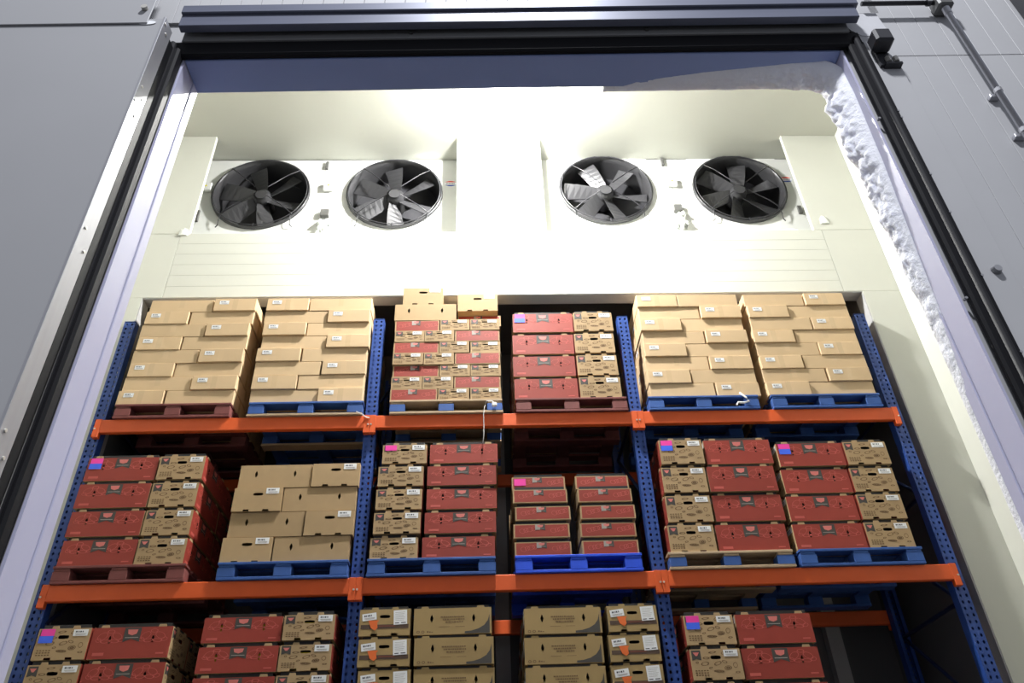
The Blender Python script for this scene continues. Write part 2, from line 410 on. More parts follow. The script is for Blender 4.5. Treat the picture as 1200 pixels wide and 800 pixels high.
def lump(name, x, y, h, rx, ry, rz, label, seed=0):
    mb = MB(); k = mb.mi(ICE); nu, nv = 18, 10
    for j in range(nv+1):
        for i in range(nu):
            a = 2*math.pi*i/nu; b = math.pi*j/nv
            d = Vector((math.cos(a)*math.sin(b), math.sin(a)*math.sin(b), math.cos(b)))
            r = 1+.35*noise.noise(d*2.2+Vector((seed, 0, 0)))
            mb.v.append((d.x*rx*r, d.y*ry*r, max(d.z*rz*r, -.01)))
    for j in range(nv):
        for i in range(nu):
            a = j*nu+i; b = j*nu+(i+1) % nu; mb.f.append((a, b, b+nu, a+nu)); mb.m.append(k); mb.smooth.append(True)
    return tag(mb.build(name, loc=(x, y, h+CZ)), label, 'ice')
lump('ice_lump', -2.47, B+.06, SILL, .09, .05, .06, 'small lump of white ice on the sill under the leftmost fan', 1)
lump('ice_lump', 3.42, B+.06, SILL, .16, .05, .055, 'long ridge of white ice on the sill under the rightmost fan', 4)
lump('ice_lump', -3.14, B-.002, SILL-.02, .05, .014, .10, 'rounded ice patch on the pier at the left end of the sill', 7)
lump('ice_lump', 3.80, B-.002, SILL+.10, .05, .012, .10, 'rounded ice patch on the pier at the right end of the sill', 9)

# ------------------------------------------------------------------ lamp inside the cold room
lp = thing('ceiling_lamp', 'bright round lamp hanging from the cold room ceiling behind the door head', 'lamp', (.34, 5.14, HC+CZ))
mb = MB(); mb.tube([(0, 0, 0), (0, 0, -.06)], .11, BRKT, 16); mb.tube([(0, 0, -.06), (0, 0, -.08)], .13, BRKT, 16); mb.build('base', lp)
mb = MB(); k = mb.mi(GLOW); nu, nv = 20, 7
for j in range(nv+1):
    for i in range(nu):
        a = 2*math.pi*i/nu; b = math.pi/2*j/nv
        mb.v.append((.11*math.cos(a)*math.cos(b), .11*math.sin(a)*math.cos(b), -.08-.09*math.sin(b)))
for j in range(nv):
    for i in range(nu):
        a = j*nu+i; b = j*nu+(i+1) % nu; mb.f.append((a, a+nu, b+nu, b)); mb.m.append(k); mb.smooth.append(True)
mb.build('globe', lp)

# ------------------------------------------------------------------ evaporators
FY = 6.44; FR = .545
def fan_meshes():
    out = {}
    mb = MB(); n = 40; k = mb.mi(FRING)
    prof = [(FR+.022, -.035), (FR+.012, -.045), (FR-.004, -.03), (FR-.012, .05), (FR-.02, .30)]
    for r, y in prof:
        mb.v += [(r*math.cos(2*math.pi*i/n), y, r*math.sin(2*math.pi*i/n)) for i in range(n)]
    mb.v += [((FR+.022)*math.cos(2*math.pi*i/n), .01, (FR+.022)*math.sin(2*math.pi*i/n)) for i in range(n)]
    R5 = len(prof)
    for a, b in list(zip(range(R5-1), range(1, R5)))+[(R5, 0)]:
        for i in range(n):
            q = (i+1) % n; mb.f.append((a*n+i, a*n+q, b*n+q, b*n+i)); mb.m.append(k); mb.smooth.append(True)
    out['shroud'] = mb.mesh('shroud')
    mb = MB(); mb.face([((FR-.01)*math.cos(2*math.pi*i/n), .295, (FR-.01)*math.sin(2*math.pi*i/n)) for i in range(n)], FDARK); out['coil'] = mb.mesh('coil')
    mb = MB(); mb.tube([(0, -.01, 0), (0, .01, 0), (0, .26, 0)], [.07, .10, .10], FBLADE, 14); out['hub'] = mb.mesh('hub')
    mb = MB(); k = mb.mi(FBLADE); N = 6
    for j in range(N+1):
        t = j/N; r = .09+(FR-.04-.09)*t; wd = .072+.040*t; pit = math.radians(34-16*t); sw = .04*t*t
        for sgn in (-1, 1):
            for th in (0, .008):
                mb.v.append((r, .075+sgn*wd*math.sin(pit)+th, sw+sgn*wd*math.cos(pit)))
    for j in range(N):
        a = j*4; b = a+4
        for f in ((a, a+2, b+2, b), (a+1, b+1, b+3, a+3), (a, b, b+1, a+1), (a+2, a+3, b+3, b+2)): mb.f.append(f); mb.m.append(k); mb.smooth.append(False)
    mb.f.append((N*4, N*4+2, N*4+3, N*4+1)); mb.m.append(k); mb.smooth.append(False)
    out['blade'] = mb.mesh('blade')
    mb = MB()
    mb.tube([(FR*.985*math.cos(2*math.pi*i/n), -.05, FR*.985*math.sin(2*math.pi*i/n)) for i in range(n+1)], .006, WIRE, 6, False)
    for a in (40, 135, 222, 318):
        a = math.radians(a); c, s = math.cos(a), math.sin(a)
        mb.tube([(.1*c, -.06, .1*s), (FR*.7*c, -.075, FR*.7*s), (FR*1.0*c, -.055, FR*1.0*s), ((FR+.02)*c, -.01, (FR+.02)*s)], .006, WIRE, 6)
    for sx in (-1, 1):
        x = sx*.39
        mb.tube([(x, -.055, -.385), (x*1.03, -.05, -.46), (x*1.03, -.04, -.53), (x*1.10, -.02, -.545)], .006, WIRE, 6)
    mb.tube([(0, -.055, -FR-.02), (0, -.05, -FR+.03)], .006, WIRE, 6)
    out['guard'] = mb.mesh('guard')
    return out
FM = fan_meshes()
def evaporator(x0, x1, fans, label, phases, badge_x, labels, FH):
    e = thing('evaporator_unit', label, 'evaporator', ((x0+x1)/2, FY, SILL-.02+CZ), group='evaporators in the wall alcoves')
    ox, oz = (x0+x1)/2, SILL-.02+CZ
    y0 = 0; top = HC-SILL+.01; zc = FH+CZ-oz
    mid = (fans[0]+fans[1])/2-ox
    for k, (a, b) in enumerate(((x0-ox+.004, mid-.002), (mid+.002, x1-ox-.004))):
        fc = fans[k]-ox
        mb = MB(); fn = lambda u, v: (u, y0, v)
        mb.plate(fn, a, b, 0, top, [], UNITW) if False else None
        l, r = fc-FR*1.02, fc+FR*1.02
        mb.face([fn(a, 0), fn(l, 0), fn(l, top), fn(a, top)], UNITW); mb.face([fn(r, 0), fn(b, 0), fn(b, top), fn(r, top)], UNITW)
        rr_ = FR-.003
        mb.ring(fn, (fc, zc), rr_, rr_, (l, r, zc-FR*1.015, zc+FR*1.015), UNITW, 40, 2)
        mb.face([fn(l, 0), fn(r, 0), fn(r, zc-FR*1.015), fn(l, zc-FR*1.015)], UNITW)
        if top > zc+FR*1.015: mb.face([fn(l, zc+FR*1.015), fn(r, zc+FR*1.015), fn(r, top), fn(l, top)], UNITW)
        mb.build('front_panel', e)
    mb = MB(); a, b = x0-ox+.004, x1-ox-.004
    mb.box(a, a+.01, .001, .55, 0, top, UNITW); mb.box(b-.01, b, .001, .55, 0, top, UNITW); mb.box(a, b, .55, .56, 0, top, UNITW); mb.build('casing', e)
    for k, fx in enumerate(fans):
        f = link('fan', FM['shroud'], e, (fx-ox, 0, zc)); f['label'] = labels[k]
        link('coil_face', FM['coil'], f); link('hub', FM['hub'], f)
        for j in range(6): link('blade', FM['blade'], f, rot=(0, phases[k]+j*math.pi/3, 0))
        link('wire_guard', FM['guard'], f)
    def pbox(n, cx, cz, w_, h_, d_, m, ch=.004, **kw):
        mb = MB(); mb.box(cx-w_/2, cx+w_/2, -d_, -.0005, cz-h_/2, cz+h_/2, m, ch); return mb.build(n, e, **kw)
    for jx in ((fans[0]-ox-FR-.10) if x0 < 0 else mid, mid):
        if x0 > 0 and jx == mid and e.get('done'): continue
        if x0 > 0: e['done'] = 1
        j = pbox('junction_box', jx, zc+.10, .12, .13, .05, UNITW, .008)
        mb = MB(); mb.face([(jx-.018, -.052, zc+.09), (jx+.018, -.052, zc+.09), (jx, -.052, zc+.125)], WARN); mb.build('warning_triangle', j)
    pbox('bracket', mid-.06, zc+.48, .035, .13, .03, BRKT)
    pbox('bracket', fans[0]-ox-FR-.13, zc-.36, .06, .17, .03, BRKT) if x0 < 0 else pbox('bracket', fans[1]-ox+FR+.1, zc-.36, .05, .12, .03, BRKT)
    pbox('drain_bracket', mid, zc-.34, .10, .10, .05, BRKT)
    mb = MB(); rnd = random.Random(int(x0*10)+50)
    for i in range(14):
        xx = mid+rnd.uniform(-.06, .06); z0 = zc-.36-rnd.uniform(0, .25)
        mb.tube([(xx, -.02, z0), (xx+rnd.uniform(-.01, .01), -.05, z0-.08), (xx, -.02, z0-.16)], [.01, .03, .012], ICE, 7)
    mb.build('icy_drain', e)
    bz = zc+.17; bxx = badge_x-ox
    mb = MB(); seg = 24
    el = [(.075*math.cos(2*math.pi*i/seg), .045*math.sin(2*math.pi*i/seg)) for i in range(seg)]
    mb.face([(bxx+u, -.003, bz+v) for u, v in el], WHITE)
    mb.face([(bxx+u, -.004, bz+v) for u, v in el if v > .016], BADGER); mb.face([(bxx+u, -.004, bz+v) for u, v in el if v < -.016], BADGEB)
    for i in range(7): mb.face([(bxx-.052+i*.015, -.0045, bz-.008), (bxx-.043+i*.015, -.0045, bz-.008), (bxx-.043+i*.015, -.0045, bz+.008), (bxx-.052+i*.015, -.0045, bz+.008)], INK)
    mb.build('maker_badge', e, label='oval badge, red above and blue below')
    return e
evaporator(AL[0][0]-.32, AL[0][1], (-2.555, -1.0), 'white two-fan evaporator in the wall alcove left of the centre pier', (.35, .52), -.345, ('leftmost dark fan', 'fan beside the centre pier'), 6.82)
evaporator(AL[1][0], AL[1][1]+.30, (1.51, 3.13), 'white two-fan evaporator in the wall alcove right of the centre pier', (.2, .75), 3.745, ('fan beside the centre pier', 'rightmost dark fan'), 6.87)

# ------------------------------------------------------------------ pallet rack
H1, H2 = 3.505, 2.062; H3 = .62; H4 = -.82
UX = [-3.342, -.982, 1.378, 3.738]
UT = 4.636
BH = .125
rk = thing('pallet_rack', 'blue and orange steel pallet rack standing in the wall opening', 'rack', (.2, D, 0))
ORX, ORY = .2, D
def upright_mesh(hgt):
    mb = MB(); fn = lambda u, v: (u, 0, v)
    rows = int(hgt/.05); holes = []
    for i in range(rows):
        for cx in (-.024, .024): holes.append((cx, .025+.05*i, .0095, .013, 2.0))
    mb.plate(fn, -.05, .05, 0, rows*.05, holes, BLUE, 8)
    top = rows*.05
    for x in (-.05, .05):
        mb.box(x-.0015, x+.0015, .0, .082, 0, top, BLUE)
    for s in (-1, 1): mb.box(min(s*.05, s*.02), max(s*.05, s*.02), .079, .082, 0, top, BLUE)
    return mb.mesh('upright')
UM = upright_mesh(UT+CZ)
for i, x in enumerate(UX):
    u = link('upright', UM, rk, (x-ORX, 0, 0))
    cap = MB(); cap.box(-.052, .052, -.002, .0835, UT+CZ-.03, UT+CZ-.026, BLUE); cap.build('cap', u)
    rx = x-ORX + (.05 if i == 0 else 0)
    link('upright', UM, rk, (rx, 1.16, 0), (0, 0, math.pi))
    zs = [-.9+CZ+.9*k for k in range(7)]
    for k, z in enumerate(zs[:-1]):
        if z > UT+CZ-.3: break
        for nm, za, zb in (('cross_brace', z, z), ('diagonal_brace', z, z+.9)):
            if zb > UT+CZ-.1: continue
            mb = MB(); mb.tube([(rx, .06, za), (rx, 1.10, zb)], .016, DBLUE, 6); mb.build(nm, rk)
def beam(i, h, rear=False):
    x0, x1 = UX[i]+.0505-ORX, UX[i+1]-.0505-ORX
    y0, y1 = (-.046, .004) if not rear else (1.155, 1.205)
    mb = MB(); z0, z1 = h-BH+CZ, h+CZ
    mb.cbox(x0-.02, x1+.02, y0, y1, z0, z1, ORANGE, .006)
    b = mb.build('beam', rk)
    for x, sg in ((UX[i]-ORX, 1), (UX[i+1]-ORX, -1)):
        xa, xb = sorted((x+sg*.001, x+sg*.053)); mb = MB()
        ya, yb = (y0-.003, -.001) if not rear else (1.163, y1+.003)
        mb.box(xa, xb, ya, yb, z0-.045, z1+.004, ORANGE, .002); mb.build('beam_connector', b)
        if not rear:
            for dz in (.035,):
                mb = MB(); mb.tube([(x+sg*.013, y0-.008, z0+dz), (x+sg*.013, y0-.001, z0+dz)], .008, BOLT, 8); mb.build('safety_bolt', b)
for i in range(3):
    for h in (H1, H2, H3, H4):
        beam(i, h); beam(i, h, True)

# ------------------------------------------------------------------ pallets
PC = {}
def pallet(x, h, cboard, cblock, cbot, label, yf=-.075):
    p = thing('pallet', label, 'pallet', (x, D+yf, h+CZ), group='pallets on the rack')
    def piece(nm, sx, sy, sz, m, loc, ch=.003):
        key = (nm, sx, sy, sz, m.name)
        if key not in PC:
            mb = MB(); mb.box(-sx/2, sx/2, -sy/2, sy/2, 0, sz, m, ch); PC[key] = mb.mesh(nm)
        return link(nm, PC[key], p, loc)
    for y in (.06, .6, 1.14):
        piece('bottom_board', 1.0, .11, .022, cbot, (random.uniform(-.004, .004), y, 0))
        for x_ in (-.43, 0, .43): piece('block', .135, .11, .074, cblock, (x_, y, .0222))
    for x_ in (-.43, 0, .43): piece('stringer_board', .12, 1.19, .02, cboard, (x_, .6, .0964))
    for k in range(7): piece('deck_board', 1.0, .12, .021, cboard, (random.uniform(-.004, .004), .06+k*.18, .1166))
    return p
PH = .138

# ------------------------------------------------------------------ cartons
def faces(L, W):
    e = .0012
    return {'F': lambda u, v, d=0: (u, -W/2-d, v), 'K': lambda u, v, d=0: (-u, W/2+d, v),
            'l': lambda u, v, d=0: (-L/2-d, -u, v), 'r': lambda u, v, d=0: (L/2+d, u, v)}
def rect(mb, fn, u0, u1, v0, v1, m, d=.001): mb.face([fn(u0, v0, d), fn(u1, v0, d), fn(u1, v1, d), fn(u0, v1, d)], m)
def ell(mb, fn, cu, cv, ru, rv, m, w_=.003, rot=0, d=.0008, n=12, a0=0, a1=2*math.pi):
    full = a1-a0 > 6.2
    P = []
    for i in range(n+1):
        t = a0+(a1-a0)*i/n
        def pt(k):
            x, y = ru*k*math.cos(t), rv*k*math.sin(t)
            return fn(cu+x*math.cos(rot)-y*math.sin(rot), cv+x*math.sin(rot)+y*math.cos(rot), d)
        k2 = max(.2, 1-w_/min(ru, rv)); P.append((pt(1), pt(k2)))
    for a, b in zip(P, P[1:]): mb.face([a[0], b[0], b[1], a[1]], m)

def open_carton(L, W, H, gap, mlong, mend, liner, slits=True, hand=True, tabs=True, border=None):
    mb = MB(); Hf = H-gap; F = faces(L, W)
    for key, half, m in (('F', L/2, mlong), ('K', L/2, mlong), ('l', W/2, mend), ('r', W/2, mend)):
        fn = F[key]
        if key in 'FK':
            hs = [(-.27*L, .60*Hf, .0115, .030, 1.3), (.27*L, .60*Hf, .0115, .030, 1.3)] if slits else []
            mb.plate(fn, -half, half, 0, Hf, hs, m, 8)
        else:
            # two notches along the foot, one stadium hand hole
            nz = .016; a = .2*W; nw = .024
            if tabs:
                us = [-half, -a-nw, -a+nw, a-nw, a+nw, half]
                for k in range(5):
                    if k in (0, 2, 4): rect(mb, fn, us[k], us[k+1], 0, nz, m, 0)
                lo_ = nz
            else: lo_ = 0
            mb.plate(fn, -half, half, lo_, Hf, [(0, .72*Hf, .105*W, .062*Hf, 4)] if hand else [], m, 8)
    x, y = L/2, W/2; i = .02
    mb.face([(-x, -y, 0), (-x, y, 0), (x, y, 0), (x, -y, 0)], mend)
    if gap > .003:
        for a, b in (((-x, -y), (x, -y)), ((x, -y), (x, y)), ((x, y), (-x, y)), ((-x, y), (-x, -y))):
            k1, k2 = (x-i)/x, (y-i)/y
            ai, bi = (a[0]*k1, a[1]*k2), (b[0]*k1, b[1]*k2)
            mb.face([(*a, Hf), (*b, Hf), (*bi, Hf), (*ai, Hf)], mend)
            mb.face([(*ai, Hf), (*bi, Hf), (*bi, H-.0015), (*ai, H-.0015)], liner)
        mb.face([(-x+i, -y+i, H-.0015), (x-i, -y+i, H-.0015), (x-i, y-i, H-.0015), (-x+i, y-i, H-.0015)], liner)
    else: mb.face([(-x, -y, Hf), (x, -y, Hf), (x, y, Hf), (-x, y, Hf)], mend)
    if tabs and gap > .01:
        for key, half, f_ in (('l', W/2, .2), ('r', W/2, .2), ('F', L/2, .36), ('K', L/2, .36)):
            fn = F[key]
            for sg in (-1, 1):
                c = sg*f_*2*half; tw = .026 if key in 'lr' else .03; th = min(gap*.6, .018)
                mb.prism([(c-tw, Hf), (c+tw, Hf), (c+tw*.8, Hf+th), (c-tw*.8, Hf+th)], fn, 0, -.006, mend)
    return mb.mesh('body')

def emblem_long(mb, fn, Hf, w_=.06, split=False):
    d = .001; z0 = Hf*.52; t = Hf-.004
    mb.face([fn(-w_, t, d), fn(-w_, z0, d), fn(0, z0+.02*Hf/.2, d), fn(0, t, d)], CHAR); mb.face([fn(0, t, d), fn(0, z0+.02*Hf/.2, d), fn(w_, z0, d), fn(w_, t, d)], CHAR)
    if split: rect(mb, fn, -w_*1.02, -w_*.05, z0+.01*Hf/.2, t, GREYP, .0013)
    c = Hf*.84
    mb.face([fn(-w_*.62, c+.016*Hf/.2, .0016), fn(-w_*.5, c-.012*Hf/.2, .0016), fn(0, c-.022*Hf/.2, .0016), fn(w_*.5, c-.012*Hf/.2, .0016), fn(w_*.62, c+.016*Hf/.2, .0016)], PINKP)
    rect(mb, fn, -w_*.8, w_*.8, Hf*.65, Hf*.672, GREYP, .0016)
def fruit_long(mb, fn, L, Hf):
    for sg in (-1, 1):
        c = sg*.27*L
        for k, (du, dv, ru, rv, ro) in enumerate(((-.055, .02, .04, .022, .5), (.05, .02, .04, .02, -.4), (-.03, -.012, .035, .012, .1), (.035, -.012, .035, .012, -.1), (-.08, -.005, .02, .014, 0), (.085, -.005, .022, .013, .2), (0, .05, .028, .012, 0))):
            ell(mb, fn, c+du, Hf*.62+dv*Hf/.2, ru, rv*Hf/.2, REDL, .0028, ro)
    rect(mb, fn, -.44*L, -.30*L, Hf*.10, Hf*.20, REDL); rect(mb, fn, .34*L, .44*L, Hf*.12, Hf*.17, REDL)
def fruit_end(mb, fn, W, Hf):
    s = W/.4; v = Hf/.22
    for k, (u, z, ru, rv, ro) in enumerate(((-.02, .195, .033, .008, .1), (.065, .19, .02, .011, .5), (-.075, .155, .028, .009, 0), (-.09, .115, .034, .014, .15), (.01, .115, .032, .013, .3), (.065, .125, .022, .010, -.3), (.085, .082, .030, .016, .1), (.145, .10, .018, .020, 0), (.01, .06, .042, .010, -.05), (-.05, .085, .016, .007, .2), (-.15, .125, .012, .008, 0), (.155, .05, .02, .007, 0))):
        ell(mb, fn, u*s, z*v, ru*s, rv*v, BPRN, .0035, ro)
        if k in (6, 8): ell(mb, fn, u*s, z*v, ru*s*.6, rv*v*.6, BPRN, .01, ro)
    for r in range(3):
        for q in range(5): rect(mb, fn, (-.175+q*.022)*s, (-.175+q*.022+.015)*s, (.03+r*.016)*v, (.03+r*.016+.008)*v, BPRN)
def emblem_end(mb, fn, W, Hf, u=-.15, z=.175, k=.036):
    s = W/.4; v = Hf/.22
    mb.face([fn((u-k)*s, (z+k)*v, .001), fn((u-k)*s, (z-k)*v, .001), fn(u*s, (z-k*.7)*v, .001), fn((u+k)*s, (z-k)*v, .001), fn((u+k)*s, (z+k)*v, .001)], CHAR)
    mb.face([fn((u-k*.7)*s, (z+k*.6)*v, .0016), fn((u-k*.2)*s, (z-k*.1)*v, .0016), fn((u+k*.2)*s, (z-k*.1)*v, .0016), fn((u+k*.7)*s, (z+k*.6)*v, .0016)], PINKP)
def ship_label(mb, fn, cu, cv, w_, h_, rot=0, big=False):
    def g(u, v, d): return fn(cu+u*math.cos(rot)-v*math.sin(rot), cv+u*math.sin(rot)+v*math.cos(rot), d)
    rect(mb, g, -w_/2, w_/2, -h_/2, h_/2, WHITE, .0022)
    if big:
        for r in range(6): rect(mb, g, -w_*.38, w_*(.36-.06*(r % 3)), h_*(.33-.11*r), h_*(.35-.11*r), GREYP, .0027)
        rect(mb, g, -w_*.40, -w_*.1, -h_*.42, -h_*.36, INK, .0027); rect(mb, g, w_*.05, w_*.4, -h_*.42, -h_*.36, INK, .0027)
    else:
        u = -w_*.36
        for q in (.10, .06, .0, .05, .10, .0, .07):
            if q: rect(mb, g, u, u+w_*q, h_*.04, h_*.28, INK, .0027)
            u += w_*(q+.025)
        rect(mb, g, -w_*.36, w_*.38, -h_*.22, -h_*.15, GREYP, .0027); rect(mb, g, -w_*.3, w_*.34, -h_*.34, -h_*.29, GREYP, .0027)

CK = {}
def kit(kind, H):
    # returns list of (part name, mesh, label) for a carton kind with stacking pitch H; long axis on x
    key = (kind, round(H, 4))
    if key in CK: return CK[key]
    out = []
    if kind == 'red':
        L, W, gap = .575, .375, .032; Hf = H-gap; F = faces(L, W)
        out.append(('body', open_carton(L, W, H, gap, RED, KRAFT, LINER_SHADE), None))
        for k in 'FKlr':
            mb = MB()
            emblem_long(mb, F[k], Hf) if k in 'FK' else emblem_end(mb, F[k], W, Hf)
            out.append(('printed_emblem', mb.mesh('printed_emblem'), 'dark ribbon emblem'))
        mb = MB()
        for k in 'FK': fruit_long(mb, F[k], L, Hf)
        for k in 'lr': fruit_end(mb, F[k], W, Hf)
        out.append(('printed_pattern', mb.mesh('printed_pattern'), None))
        mb = MB(); ship_label(mb, F['l'], .115, Hf*.85, .105, .046); out.append(('shipping_label', mb.mesh('shipping_label'), 'white paper label'))
    elif kind == 'plain':
        L, W, gap = .59, .39, .006; F = faces(L, W)
        out.append(('body', open_carton(L, W, H, gap, KRAFT, KRAFT, KRAFT), None))
        mb = MB(); ship_label(mb, F['l'], .115, H*.83, .105, .05); out.append(('shipping_label', mb.mesh('shipping_label'), 'white paper label'))
    elif kind == 'brown':
        L, W, gap = .58, .375, .024; Hf = H-gap; F = faces(L, W)
        out.append(('body', open_carton(L, W, H, gap, BROWN, BROWN, LINER_SHADE), None))
        mb = MB()
        for k in 'FK':
            fn = F[k]
            for r, (a, b) in enumerate(((-.09, .085), (-.075, .088), (-.055, .08))):
                u = a; rnd = random.Random(r)
                while u < b:
                    q = rnd.uniform(.006, .018); rect(mb, fn, u, min(b, u+q), Hf*(.64-.10*r), Hf*(.64-.10*r)+.009, BPRN); u += q+.004
            rect(mb, fn, -.10, -.02, Hf*.28, Hf*.295, BPRN); rect(mb, fn, .02, .09, Hf*.28, Hf*.295, BPRN)
            for q in range(2): ell(mb, fn, -.255+q*.035, Hf*.11, .012, .010, BPRN, .004)
            for q in range(3): rect(mb, fn, -.19+q*.016, -.178+q*.016, Hf*.08, Hf*.14-.003*q, BPRN)
            cv = [(.09, .10), (.14, .12), (.19, .19), (.235, .32), (.262, .50), (.275, .74)]
            for (a, za), (b, zb) in zip(cv, cv[1:]): mb.face([fn(a, Hf*.02, .001), fn(b, Hf*.02, .001), fn(b, Hf*zb, .001), fn(a, Hf*za, .001)], CHAR)
        for k in 'lr': rect(mb, F[k], -.175, .178, Hf*.26, Hf*.42, mat('print_dark_brown', (.085, .05, .035), .7))
        for k in 'lr': rect(mb, F[k], -.04, .08, Hf*.33, Hf*.39, mat('print_rust', (.16, .05, .03), .7), .0016)
        out.append(('printed_pattern', mb.mesh('printed_pattern'), 'dark printed lettering and corner swoosh'))
        mb = MB(); ship_label(mb, F['l'], -.115, Hf*.72, .105, .052, .12); out.append(('shipping_label', mb.mesh('shipping_label'), 'small white paper label'))
        mb = MB(); ship_label(mb, F['l'], .115, Hf*.68, .10, .105, .05, True); out.append(('printed_sheet', mb.mesh('printed_sheet'), 'large white information sheet'))
        mb = MB(); f = F['l']; mb.face([f(-.12, Hf*.58, .0032), f(-.10, Hf*.3, .0032), f(-.07, Hf*.2, .0032), f(-.05, Hf*.3, .0032), f(-.055, Hf*.5, .0032), f(-.04, Hf*.58, .0032)], ORNG)
        out.append(('orange_sticker', mb.mesh('orange_sticker'), 'torn orange sticker'))
    elif kind == 'sealed':
        L, W = .594, .398; F = faces(L, W)
        mb = MB(); mb.cbox(-L/2, L/2, -W/2, W/2, .0008, H-.001, KRAFT2, .004); out.append(('body', mb.mesh('body'), None))
        for ax, half, lo_ in ((0, L/2, .006), (1, W/2, H*.35)):
            P = [(-half-.0006, lo_), (-half-.0006, H-.005), (-half+.005, H-.0006), (half-.005, H-.0006), (half+.0006, H-.005), (half+.0006, lo_)]
            mb = MB()
            for (a, za), (b, zb) in zip(P, P[1:]):
                mb.face([(a, -.024, za), (b, -.024, zb), (b, .024, zb), (a, .024, za)] if ax == 0 else [(-.024, a, za), (-.024, b, zb), (.024, b, zb), (.024, a, za)], TAPE)
            out.append(('packing_tape', mb.mesh('packing_tape'), None))
        mb = MB(); ship_label(mb, F['l'], -.105, H*.66, .088, .044); out.append(('shipping_label', mb.mesh('shipping_label'), 'white paper label'))
    elif kind in ('small', 'tray'):
        if kind == 'small': L, W, gap = .42, .277, .004
        else: L, W, gap = .45, .38, .034
        Hf = H-gap; F = faces(L, W)
        out.append(('body', open_carton(L, W, H, gap, KRAFT, KRAFT, LINER_SHADE if kind == 'tray' else KRAFT, False, kind == 'small', False), None))
        for k in 'FK':
            mb = MB(); rect(mb, F[k], -L/2+.012, L/2-.012, .008, Hf-.008, RED, .0006); out.append(('printed_panel', mb.mesh('printed_panel'), 'red printed panel'))
        mb = MB()
        for k in 'FK':
            for sg in (-1, 1):
                for du, ru in ((-.03, .025), (.03, .03), (0, .02), (.06, .02)):
                    ell(mb, F[k], sg*.125+du, Hf*.55+du*.2, ru, Hf*.17, REDL, .003, du*8, .001)
        if kind == 'small':
            for k in 'lr': fruit_end(mb, F[k], W, Hf)
        out.append(('printed_pattern', mb.mesh('printed_pattern'), None))
        for k in 'FKlr' if kind == 'small' else 'FK':
            mb = MB()
            if k in 'FK': emblem_long(mb, (lambda g: (lambda u, v, d: g(u-.01, v, d+.0006)))(F[k]), Hf, .04, True)
            else: emblem_end(mb, F[k], W, Hf, -.14, .16, .045)
            out.append(('printed_emblem', mb.mesh('printed_emblem'), 'dark ribbon emblem'))
        if kind == 'small':
            mb = MB(); ship_label(mb, F['l'], .07, Hf*.80, .085, .034); out.append(('shipping_label', mb.mesh('shipping_label'), 'white paper label'))
    CK[key] = out; return out
DIM_ = {'red': (.575, .375), 'plain': (.59, .39), 'brown': (.58, .375), 'sealed': (.594, .398), 'small': (.42, .277), 'tray': (.45, .38)}
DESC = {'red': ('red long side of fruit carton', 'kraft printed end of fruit carton'),
        'plain': ('plain kraft carton showing long side', 'plain kraft carton showing labelled end'),
        'brown': ('brown carton with text and swoosh', 'brown carton end with white labels'),
        'sealed': ('sealed brown carton, long side', 'sealed brown carton, labelled end'),
        'small': ('slim red-fronted carton', 'slim kraft carton end'),
        'tray': ('low red printed tray carton',)*2}
ORD = ['top', 'second', 'third', 'fourth', 'fifth', 'sixth', 'seventh', 'eighth']
ORN = ['first', 'second', 'third', 'fourth', 'fifth', 'sixth']
SHELF = {1: 'top shelf', 2: 'middle shelf', 3: 'bottom shelf'}

def carton(kind, orient, H, x, y, z, rz, label, group, fruit=False):
    r = thing('carton', label, 'carton', (x, y, z), (math.pi/2 if orient == 'S' else 0)+rz, group)
    for nm, me, lb in kit(kind, H):
        o = link(nm, me, r)
        if lb: o['label'] = lb
        if nm == 'printed_pattern': o['kind'] = 'stuff'
    if fruit:
        L, W = DIM_[kind]
        mb = MB(); mb.box(-L/2+.02, L/2-.02, -W/2+.02, W/2-.02, .03, H*.62, YELL); o = mb.build('fruit', r); o['label'] = 'yellow fruit seen through the hand holes'
    return r
def sticker(c, kind, orient, H, both=True):
    L, W = DIM_[kind]; F = faces(L, W); fn = F['F' if orient == 'L' else 'l']; half = (L if orient == 'L' else W)/2
    top = H-.036 if kind != 'tray' else H-.05
    h_ = .05 if kind != 'tray' else .06
    mb = MB(); rect(mb, fn, -half+.02, -half+.118, top-h_, top, PINK, .003); mb.build('colour_sticker', c, label='bright pink sticker')
    if both:
        mb = MB(); rect(mb, fn, -half+.016, -half+.116, top-2*h_+.002, top-h_+.002, BLUES, .0032); mb.build('colour_sticker', c, label='bright blue sticker')

